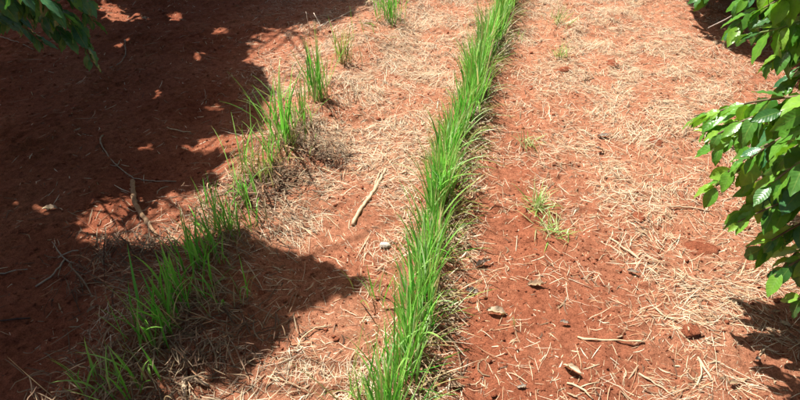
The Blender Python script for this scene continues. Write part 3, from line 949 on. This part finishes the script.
for k, (pts, size, young, st, dr) in enumerate([
    ([B(1.18), at(880, 90, 0.96), at(800, 96, 0.89), at(748, 102, 0.82), at(704, 116, 0.75)], 0.115, 0.45, 0.36, 0.55),
    ([B(1.15), at(880, 105, 0.94), at(805, 108, 0.87), at(755, 114, 0.81), at(718, 134, 0.75)], 0.115, 0.40, 0.36, 0.6),
    ([B(1.10), at(880, 100, 0.92), at(815, 108, 0.86), at(770, 118, 0.80), at(728, 136, 0.74)], 0.115, 0.43, 0.36, 0.55),
    ([B(1.10), at(880, 118, 0.92), at(820, 122, 0.86), at(785, 134, 0.80), at(750, 158, 0.74)], 0.125, 0.23, 0.36, 0.6),
    ([B(1.05), at(880, 150, 0.86), at(830, 150, 0.80), at(795, 164, 0.74), at(766, 188, 0.68)], 0.125, 0.13, 0.36, 0.6),
    ([B(1.05), at(870, 110, 0.81), at(805, 106, 0.75), at(745, 104, 0.69), at(694, 116, 0.61)], 0.12, 0.63, 0.36, 0.45),
    ([B(1.00), at(870, 130, 0.75), at(800, 124, 0.70), at(750, 124, 0.64), at(712, 150, 0.57)], 0.125, 0.61, 0.36, 0.65),
    ([B(0.95), at(870, 150, 0.72), at(810, 138, 0.72), at(770, 140, 0.66), at(728, 172, 0.55)], 0.14, 0.36, 0.36, 0.6),
    ([B(0.95), at(890, 150, 0.77), at(840, 135, 0.77), at(800, 140, 0.74), at(775, 165, 0.66)], 0.15, 0.11, 0.30, 0.6),
    ([B(0.80), at(870, 190, 0.59), at(815, 180, 0.55), at(775, 186, 0.51), at(742, 212, 0.42)], 0.13, 0.21, 0.36, 0.6),
    ([B(0.70), at(880, 180, 0.57), at(835, 175, 0.55), at(800, 178, 0.52), at(778, 208, 0.44)], 0.14, 0.11, 0.30, 0.7),
    ([B(0.95), at(880, 125, 0.74), at(820, 118, 0.70), at(765, 112, 0.66), at(705, 132, 0.59)], 0.12, 0.56, 0.36, 0.7),
    ([B(0.85), at(880, 160, 0.66), at(815, 150, 0.64), at(760, 156, 0.59), at(716, 186, 0.50)], 0.125, 0.36, 0.36, 0.7),
    ([B(0.75), at(880, 205, 0.55), at(825, 196, 0.52), at(785, 200, 0.48), at(738, 222, 0.41)], 0.125, 0.26, 0.36, 0.6),
    ([B(0.66), at(880, 225, 0.48), at(835, 215, 0.46), at(805, 220, 0.42), at(772, 240, 0.37)], 0.13, 0.16, 0.30, 0.6),
    ([B(0.62), at(890, 255, 0.42), at(840, 248, 0.39), at(805, 255, 0.35), at(774, 276, 0.28)], 0.12, 0.16, 0.30, 0.6),
    ([B(0.62), at(870, 230, 0.46), at(820, 220, 0.42), at(785, 226, 0.37), at(760, 252, 0.29)], 0.12, 0.21, 0.36, 0.7),
    ([B(1.0), at(880, 110, 0.74), at(820, 112, 0.68), at(780, 118, 0.64), at(735, 132, 0.59)], 0.13, 0.51, 0.36, 0.6),
    ([B(0.85), at(880, 165, 0.64), at(830, 158, 0.61), at(790, 164, 0.57), at(752, 192, 0.48)], 0.135, 0.26, 0.30, 0.6),
    ([B(0.55), at(900, 300, 0.33), at(850, 285, 0.31), at(815, 290, 0.28), at(796, 300, 0.23)], 0.12, 0.11, 0.30, 0.5),
    ([B(0.55), at(880, 250, 0.37), at(830, 240, 0.35), at(800, 246, 0.31), at(782, 268, 0.24)], 0.12, 0.14, 0.30, 0.7)]):
    nl += leafy_branch(t, base, pts, 0.0075, 0.0445, size * 0.95, young, st, dr, 200 + k, rest=rest[0])
t, base = rt[1]
B = lambda z: base + np.array([0, 0, z])
for k, (pts, size, young, st, dr) in enumerate([
    ([B(1.05), at(880, 0, 0.86), at(810, 18, 0.78), at(775, 30, 0.74), at(744, 35, 0.68)], 0.15, 0.12, 0.38, 0.85),
    ([B(1.15), at(860, -40, 0.95), at(805, -14, 0.88), at(775, 2, 0.82), at(752, 14, 0.76)], 0.145, 0.20, 0.36, 0.6),
    ([B(1.10), at(860, -20, 0.88), at(815, -2, 0.80), at(792, 10, 0.74), at(770, 22, 0.70)], 0.145, 0.10, 0.36, 0.6),
    ([B(1.05), at(840, -70, 0.9), at(770, -46, 0.80), at(725, -26, 0.72), at(702, -2, 0.64)], 0.13, 0.30, 0.55, 0.5),
    ([B(1.05), at(850, -30, 0.86), at(790, -8, 0.76), at(755, 8, 0.70), at(734, 30, 0.62)], 0.15, 0.15, 0.45, 0.8),
    ([B(1.1), at(850, -60, 0.9), at(790, -30, 0.84), at(760, -12, 0.78), at(738, 4, 0.72)], 0.14, 0.25, 0.45, 0.6),
    ([B(0.95), at(880, 30, 0.74), at(825, 36, 0.66), at(795, 44, 0.62), at(768, 64, 0.54)], 0.15, 0.1, 0.36, 0.9),
    ([B(0.80), at(890, 60, 0.62), at(840, 62, 0.58), at(812, 68, 0.54), at(790, 86, 0.48)], 0.14, 0.1, 0.30, 0.7),
    ([B(0.85), at(880, 20, 0.68), at(835, 28, 0.62), at(808, 40, 0.56), at(788, 54, 0.50)], 0.14, 0.05, 0.30, 0.7)]):
    nl += leafy_branch(t, base, pts, 0.0075, 0.042, size, young, st, dr, 300 + k, rest=rest[1], bark=(0.22, 0.30, 0.10) if k == 0 else (0.2, 0.15, 0.09))
t2, base2 = rt[2]
for k, (pts, size) in enumerate([
    ([base2 + (0, 0, 0.6), at(860, 30, 0.50), at(815, 52, 0.32), at(788, 80, 0.20)], 0.15),
    ([base2 + (0, 0, 0.7), at(850, 15, 0.50), at(810, 25, 0.42), at(785, 40, 0.34)], 0.13)]):
    nl += leafy_branch(t2, base2, pts, 0.0075, 0.045, size, 0.02, 0.3, 0.6, 350 + k, tipyoung=False, rest=rest[2])
q = resample([base + np.array([0, 0, 0.8]), at(790, -55, 0.66), at(746, -4, 0.52), at(738, 10, 0.48), at(733, 16, 0.46), at(708, 28, 0.38)], 0.03) - base
link('dry_twig', tube_mesh('dry_twig', [tube(q, np.linspace(0.006, 0.003, len(q)), 7, (0.5, 0.43, 0.38), 0.1, 4)]), M_WOOD, t)
for i, ((t, base, H, rad), (LP, LD, LL)) in enumerate(zip(rtrees, rcloud)):
    if rest[i]:
        LP = np.concatenate([LP, [r[0] for r in rest[i]]]); LD = np.concatenate([LD, [r[1] for r in rest[i]]]); LL = np.concatenate([LL, [r[2] for r in rest[i]]])
    foliage(t, base, LP, LD, LL, 8 + i)
    print('single leaves', sum(len(c.children) for c in t.children))


# ------------------------------------------------------------------ dead leaves
def dead_leaf(u, v, wpx, label, mat=M_DEAD, curl=0.6, az=None, seed=0, wide=0.5):
    p = ground(u, v); d = float(project(np.array(p))[2]); L = 0.85 * wpx / FPX * d
    rg = random.Random(seed)
    V, F, UV = leaf_geo(L, L * wide, rg.uniform(-0.3, 0.35), 0.1, 0.13, rg.uniform(-0.5, 0.5), 9, 4, seed, curl)
    V = V - V.mean(0)
    V = V + (np.random.default_rng(seed + 90).random(V.shape) - 0.5) * L * np.array([0.05, 0.07, 0.13])
    V[:, 2] -= V[:, 2].min()
    o = link('dead_leaf', mesh_np('dead_leaf', V, F, uv=UV, rnd=np.zeros(len(V))), mat, loc=(p.x, p.y, p.z + 0.003))
    o.rotation_euler = (rg.uniform(-0.2, 0.2), rg.uniform(-0.15, 0.15), az if az is not None else rg.uniform(0, 6))
    return tag(o, label, 'dead leaf', 'dead leaves on the ground')


for i, a in enumerate([
    (497, 316, 26, 'largest curled pale dead leaf on bare soil right of the middle row', M_DEAD, 0.5, 0.1),
    (536, 287, 22, 'pale dead leaf to the upper right of the curled one on bare soil', M_DEAD, 0.4, 0.0),
    (570, 373, 24, 'crumpled whitish dead leaf with dark hollows near the bottom edge', M_DEAD, 0.9, 2.6),
    (521, 391, 13, 'small dark grey dead leaf at the bottom edge right of centre', M_DEADGREY, 0.6, 0.4),
    (483, 267, 22, 'dark crumpled dead leaf close right of the middle grass row', M_DEADGREY, 0.9, 0.6),
    (473, 294, 20, 'dark flat dead leaf above the curled pale leaf', M_DEADGREY, 0.7, 0.1),
    (119, 361, 17, 'tan dead leaf standing among green blades at lower left', M_DEAD, 0.5, 1.3),
    (96, 316, 15, 'narrow tan dead leaf on the thatch at lower left', M_DEAD, 0.5, 0.9),
    (51, 211, 20, 'lone dead leaf caught in a sun fleck on the shaded soil', M_DEAD, 0.3, 0.1),
    (455, 392, 22, 'pale dead leaf at the foot of the middle row, bottom edge', M_DEAD, 0.5, 0.3),
    (440, 308, 16, 'grey dead leaf at the right foot of the middle grass row', M_DEADGREY, 0.6, 0.0),
    (786, 323, 14, 'pale dead leaf inside the coffee shrub shadow at right', M_DEAD, 0.3, -0.4),
    (776, 311, 10, 'small reddish dead leaf in the coffee shrub shadow', M_DEAD, 0.3, 0.2),
    (642, 232, 14, 'pale dead leaf by the dark hollow right of the thin stick', M_DEAD, 0.4, -0.5),
    (632, 274, 14, 'dark dead leaf just below the thin straight stick', M_DEADGREY, 0.6, -0.2),
    (565, 325, 13, 'small dark dead leaf above the long straight stalk', M_DEADGREY, 0.5, 0.1),
    (183, 20, 7, 'tiny pale dead leaf on the dark soil near the top left', M_DEAD, 0.2, 0.2),
    (145, 19, 9, 'pale dead leaf beside the sun fleck near the top left', M_DEAD, 0.2, -0.4),
    (78, 131, 10, 'pale flat leaf scrap on the shaded soil at left', M_DEAD, 0.1, 0.2),
    (733, 385, 16, 'pale dead leaf in the straw below the shrub shadow', M_DEAD, 0.4, 0.4),
    (757, 359, 14, 'grey dead leaf on the edge of the shrub shadow, lower right', M_DEADGREY, 0.6, 0.8),
    (603, 137, 14, 'brown dead leaf in the straw toward the upper right', M_DEADGREY, 0.5, 0.1),
    (600, 151, 12, 'dark scrap of dead leaf below the brown one in the straw', M_DEADGREY, 0.6, 0.1)]):
    dead_leaf(*a, seed=i, wide=0.42)
# the small whitish stone beside the middle row
p = ground(385, 247)
rg = np.random.default_rng(8)
m_, nt_, b_ = material('pale_stone'); b_.inputs['Base Color'].default_value = (0.62, 0.54, 0.44, 1); b_.inputs['Roughness'].default_value = 0.9
nt_.links.new(bump(nt_, noise(nt_, 60, 4), 0.5, 0.004), b_.inputs['Normal'])
nt_.links.new(ramp(nt_, noise(nt_, 40, 4), [(0.35, (0.45, 0.34, 0.25)), (0.6, (0.68, 0.61, 0.52))]), b_.inputs['Base Color'])
o = link('stone', mesh_np('stone', SV * (0.021 * (0.8 + 0.4 * rg.random(len(SV))))[:, None] * np.array([1.1, 0.7, 0.45]), SF), m_, loc=(p.x, p.y, p.z + 0.004))
tag(o, 'small whitish stone on bare soil left of the middle grass row', 'stone')


# ------------------------------------------------------------------ grass
GREENS = np.array([(0.19, 0.57, 0.055), (0.14, 0.50, 0.05), (0.29, 0.66, 0.10), (0.09, 0.37, 0.04), (0.36, 0.67, 0.15)])
LIGHT = np.array([(0.36, 0.64, 0.19), (0.45, 0.66, 0.30)])
YELLOW = np.array([(0.36, 0.43, 0.10), (0.50, 0.45, 0.18), (0.28, 0.40, 0.07)])
DRY = np.array([(0.56, 0.44, 0.24), (0.40, 0.29, 0.16), (0.62, 0.52, 0.32)])


def blade_paths(bx, by, bz, L, az, lean, bend, K=9):
    """arching blades: start nearly upright at 'lean' from vertical and bend over by 'bend' along their length"""
    s = np.linspace(0, 1, K)[None, :]
    th = lean[:, None] + bend[:, None] * s ** 1.6
    ds = L[:, None] / (K - 1)
    r = np.concatenate([np.zeros((len(L), 1)), np.cumsum(np.sin(th[:, 1:]) * ds, 1)], 1)
    z = np.concatenate([np.zeros((len(L), 1)), np.cumsum(np.cos(th[:, 1:]) * ds, 1)], 1)
    sway = RNG.normal(0, 0.012, (len(L), 1)) * s ** 2
    return np.stack([bx[:, None] + np.cos(az)[:, None] * r - np.sin(az)[:, None] * sway, by[:, None] + np.sin(az)[:, None] * r + np.cos(az)[:, None] * sway, np.maximum(bz[:, None] + z, bz[:, None] + 0.004)], -1)


def blade_cols(n, K, pal, dry_tip=0.15):
    c = pal[RNG.integers(0, len(pal), n)] * RNG.uniform(0.8, 1.2, (n, 1))
    s = np.linspace(0, 1, K)[None, :, None]
    base = np.array([0.33, 0.38, 0.13])
    col = c[:, None, :] * (0.9 + 0.2 * s)
    w = np.clip(1 - s / 0.18, 0, 1) * 0.6
    col = col * (1 - w) + base * w
    tip = (RNG.random((n, 1, 1)) < dry_tip) * np.clip((s - 0.8) / 0.2, 0, 1)
    return col * (1 - tip) + np.array([0.50, 0.42, 0.18]) * tip


def blade_w(n, K, w):
    s = np.linspace(0, 1, K)[None, :]
    return w[:, None] * np.clip(0.55 + 1.6 * s, 0, 1) * np.clip((1 - s) / 0.55, 0.03, 1) ** 0.75


def blades_geo(bx, by, L, az, lean, bend, w, pal, K=9, dry=0.15):
    n = len(bx)
    P = blade_paths(bx, by, height(bx, by) - 0.004, L, az, lean, bend, K)
    sa = az + math.pi / 2 + RNG.normal(0, 0.5, n)
    side = np.stack([np.cos(sa), np.sin(sa), np.zeros(n)], 1)
    return P, blade_w(n, K, w), side, blade_cols(n, K, pal, dry)


# middle row: one dense drill of grass
n = 4700
cy = np.arange(0.3, 7.2, 0.068); cy = cy + RNG.normal(0, 0.018, len(cy))
cxo = RNG.normal(0, 0.014, len(cy)); cL = RNG.uniform(0.74, 1.16, len(cy)); cw = RNG.uniform(0.35, 1.0, len(cy))
ci = RNG.choice(len(cy), n, p=cw / cw.sum())
dx = RNG.normal(0, 0.015, n); dy = RNG.normal(0, 0.026, n)
yy = cy[ci] + dy; xx = mid_x(yy) + cxo[ci] + dx + 0.012 * np.sin(yy * 5.1)
Lg = (RNG.gamma(10, 0.0195, n) + 0.03) * cL[ci]
az = np.arctan2(dy * 0.8 + RNG.normal(0, 0.012, n), dx - 0.006 + RNG.normal(0, 0.012, n))
lean = np.abs(RNG.normal(0.05, 0.09, n)); bend = np.abs(RNG.normal(0.10, 0.36, n))
lean = lean + np.where(np.cos(az) < 0, 0.05, 0.0)
P, W, S, cc = blades_geo(xx, yy, Lg, az, lean, bend, RNG.uniform(0.0035, 0.0085, n), np.concatenate([GREENS, GREENS, GREENS[2:], YELLOW[:2], LIGHT, DRY[:1]]), 10, 0.4)
parts = [ribbons(P, W, S, 0.22, cc)]
n = 100                                   # broad pale blades arching out of the row
yy = RNG.uniform(0.4, 5.5, n); xx = mid_x(yy) + RNG.normal(0.0, 0.03, n)
P, W, S, cc = blades_geo(xx, yy, RNG.uniform(0.2, 0.36, n), RNG.normal(0.0, 1.3, n), RNG.uniform(0.05, 0.3, n), RNG.uniform(0.4, 1.3, n), RNG.uniform(0.007, 0.0115, n), np.concatenate([LIGHT, GREENS[2:3], GREENS[4:]]), 10, 0.4)
parts.append(ribbons(P, W, S, 0.22, cc))
n = 900                                   # drying lower blades, mostly leaning out to the right
yy = RNG.uniform(0.35, 7.0, n); xx = mid_x(yy) + RNG.normal(0.03, 0.03, n)
P, W, S, cc = blades_geo(xx, yy, RNG.uniform(0.08, 0.24, n), RNG.normal(0.0, 0.8, n), RNG.uniform(0.4, 1.2, n), RNG.uniform(0.1, 0.9, n), RNG.uniform(0.003, 0.005, n), np.concatenate([YELLOW, DRY[:2], GREENS[3:4]]), 8)
parts.append(ribbons(P, W, S, 0.22, cc))
V, F, cc = join(parts)
o = link('grass_row', mesh_np('grass_row', V, F, cc), M_GRASS)
tag(o, 'dense bright green middle row of tall grass running up the field', 'grass', kind='stuff')


def tuft(name, label, group, u, v, nb, Lm, spread, pal, width=(0.004, 0.0065), lean=(0.05, 0.2), bend=(0.2, 0.5), dry=0, rad=0.02, cat='grass tuft', elong=0.0, K=9):
    p = ground(u, v)
    t = empty(name, p); tag(t, label, cat, group)
    n = nb + dry
    bx = p.x + RNG.normal(0, rad, n); by = p.y + RNG.normal(0, rad * (1 + elong), n)
    L = np.concatenate([RNG.uniform(0.55, 1.1, nb) * Lm, RNG.uniform(0.35, 0.7, dry) * Lm])
    az = RNG.uniform(0, 2 * math.pi, n)
    le = np.abs(RNG.normal(lean[0], lean[1], n)); be = np.abs(RNG.normal(bend[0], bend[1], n)) * spread
    P, W, S, cc = blades_geo(bx, by, L, az, le, be, RNG.uniform(*width, n), pal, K)
    if dry: cc[nb:] = (DRY[RNG.integers(0, len(DRY), dry)])[:, None, :]
    for i in range(n):
        v_, f_, c_ = ribbons(P[i:i + 1] - np.array(p), W[i:i + 1], S[i:i + 1], 0.22, cc[i:i + 1])
        link('blade' if i < nb else 'dry_blade', mesh_np('blade', v_, f_, c_), M_GRASS, t)
    return t


n = 620                                   # thin yellowing grass that fills the left row between its tufts
yy = RNG.uniform(0.6, 4.2, n); xx = left_x(yy) + RNG.normal(0.02, 0.05, n)
k = RNG.random(n) < np.clip(2.2 * (vnoise(xx, yy, 7, 90) - 0.3), 0.05, 1) * np.clip((3.4 - yy) / 1.0, 0.15, 1); xx, yy = xx[k], yy[k]; n = len(xx)
P, W, S, cc = blades_geo(xx, yy, RNG.gamma(6, 0.022, n) + 0.03, RNG.uniform(0, 6.28, n), np.abs(RNG.normal(0.25, 0.3, n)), np.abs(RNG.normal(0.4, 0.5, n)), RNG.uniform(0.0025, 0.0055, n), np.concatenate([YELLOW, DRY, GREENS[:3]]), 8)
V, F, cc = ribbons(P, W, S, 0.22, cc)
o = link('sparse_grass', mesh_np('sparse_grass', V, F, cc), M_GRASS)
tag(o, 'thin yellowing grass filling the gaps along the left row', 'grass', kind='stuff')
GL = 'grass tufts along the left row'
tuft('grass_tuft', 'farthest green tuft of the left row, at the top edge', GL, 388, 24, 60, 0.32, 1.0, GREENS, rad=0.05, dry=6)
tuft('grass_tuft', 'thin yellowish grass tuft standing alone in straw near the top', GL, 345, 68, 36, 0.26, 0.6, np.concatenate([YELLOW, GREENS[2:3]]), rad=0.025, dry=8)
tuft('grass_tuft', 'tall upright green tuft in front of the leaning pale stalks', GL, 320, 108, 36, 0.38, 0.6, GREENS, rad=0.026, dry=12, width=(0.005, 0.009))
tuft('grass_tuft', 'sunlit tuft with one very tall blade, lower left of the upright tuft', GL, 284, 150, 32, 0.40, 1.2, GREENS[[0, 2, 4, 1]], rad=0.035, dry=14, width=(0.006, 0.011))
tuft('grass_tuft', 'small yellow green tuft between the two tall sunlit tufts', GL, 302, 130, 24, 0.26, 1.0, np.concatenate([YELLOW[:1], GREENS]), rad=0.02, dry=4)
tuft('grass_tuft', 'short yellowing tuft in the straw just before the shade begins', GL, 262, 186, 34, 0.16, 1.2, YELLOW, rad=0.05, dry=14)
tuft('grass_tuft', 'sparse sunlit tuft between the short yellowing tuft and the half shaded one', GL, 250, 212, 24, 0.22, 1.0, np.concatenate([GREENS, YELLOW[:1]]), rad=0.035, dry=8)
tuft('grass_tuft', 'slender green tuft just below the sunlit tuft with the tall blade', GL, 270, 172, 18, 0.24, 0.9, np.concatenate([GREENS, YELLOW[:1]]), rad=0.03, dry=6)
tuft('grass_tuft', 'few thin upright blades on the sunlit edge of the left shade', GL, 247, 182, 9, 0.34, 0.5, GREENS, rad=0.02, dry=2)
tuft('grass_tuft', 'lone pair of green blades left of the row, beside a sunlit patch', GL, 206, 216, 4, 0.16, 0.8, GREENS, rad=0.008)
tuft('grass_tuft', 'half shaded tuft with a bright blade below the sunlit straw', GL, 232, 240, 40, 0.22, 1.4, GREENS[[0, 1, 2]], width=(0.005, 0.008), rad=0.045, dry=8)
tuft('grass_tuft', 'shaded dense green tuft behind the bleached thatch', GL, 206, 274, 40, 0.22, 1.0, GREENS[[0, 1, 2]], width=(0.005, 0.009), rad=0.045, dry=6)
tuft('grass_tuft', 'shaded tuft with wide arching blades in the middle of the left row', GL, 184, 308, 36, 0.23, 1.1, GREENS[[0, 1, 2]], width=(0.006, 0.010), rad=0.045, dry=8)
tuft('grass_tuft', 'shaded tuft of wide blades leaning left near the bottom', GL, 160, 348, 26, 0.24, 1.2, GREENS[[0, 1, 2]], width=(0.006, 0.010), rad=0.04, dry=6)
tuft('grass_tuft', 'nearest tuft of the left row, beside the tan dead leaf', GL, 133, 395, 22, 0.22, 1.2, GREENS[[0, 1, 4]], width=(0.005, 0.009), rad=0.045, dry=8)
tuft('grass_tuft', 'sparse low tuft right of the shaded row, in the dead thatch', GL, 222, 310, 18, 0.2, 1.6, np.concatenate([GREENS, DRY]), rad=0.05, dry=14)
tuft('grass_tuft', 'few thin blades on the bare soil at the bottom left', GL, 82, 405, 7, 0.17, 1.0, GREENS, width=(0.004, 0.006), rad=0.03)
GM = 'stray blades beside the middle row'
tuft('grass_tuft', 'stray thin blades left of the middle row, at the shadow tip', GM, 372, 296, 9, 0.17, 1.0, np.concatenate([GREENS, YELLOW]), rad=0.03)
tuft('grass_tuft', 'loose sprigs on the left of the middle row near the bottom', GM, 362, 398, 22, 0.24, 1.0, GREENS, rad=0.03, dry=3)
GW = 'small weeds in the straw on the right'
WC = np.array([(0.42, 0.58, 0.20), (0.54, 0.60, 0.28), (0.32, 0.54, 0.12)])
tuft('weed', 'larger pale green weed alone on the right of the middle row', GW, 537, 208, 44, 0.15, 1.6, WC, (0.003, 0.005), (0.5, 0.3), (0.4, 0.4), 6, 0.014, 'weed', K=6)
tuft('weed', 'low spreading weed right below the larger pale weed', GW, 552, 232, 44, 0.12, 1.6, WC, (0.003, 0.005), (0.7, 0.3), (0.4, 0.4), 10, 0.03, 'weed', K=6)
tuft('weed', 'tiny weed in the straw above the larger pale weed', GW, 527, 145, 26, 0.11, 1.4, WC, (0.003, 0.005), (0.6, 0.3), (0.4, 0.4), 4, 0.02, 'weed', K=6)
tuft('weed', 'small weed just above the large dark red clod', GW, 560, 57, 26, 0.14, 1.4, WC, (0.003, 0.006), (0.4, 0.3), (0.4, 0.4), 3, 0.02, 'weed', K=6)
tuft('weed', 'faint weed highest up on the right side, near the top edge', GW, 558, 24, 26, 0.16, 1.4, WC, (0.003, 0.006), (0.4, 0.3), (0.4, 0.4), 3, 0.025, 'weed', K=6)
tuft('weed', 'tiny upright sprig beside the largest curled dead leaf', GW, 514, 330, 4, 0.06, 0.8, WC, (0.003, 0.004), (0.2, 0.2), (0.3, 0.3), 0, 0.006, 'weed', K=6)
tuft('weed', 'yellowish low weeds at the right foot of the far middle row', GW, 505, 42, 34, 0.10, 1.5, np.concatenate([WC, YELLOW]), (0.003, 0.005), (0.6, 0.3), (0.4, 0.4), 10, 0.05, 'weed', K=6)
print('objects', len(scene.objects), 'tris', sum(sum(len(p.vertices) - 2 for p in m.polygons) if len(m.polygons) < 5000 else len(m.polygons) * 2 for m in bpy.data.meshes))
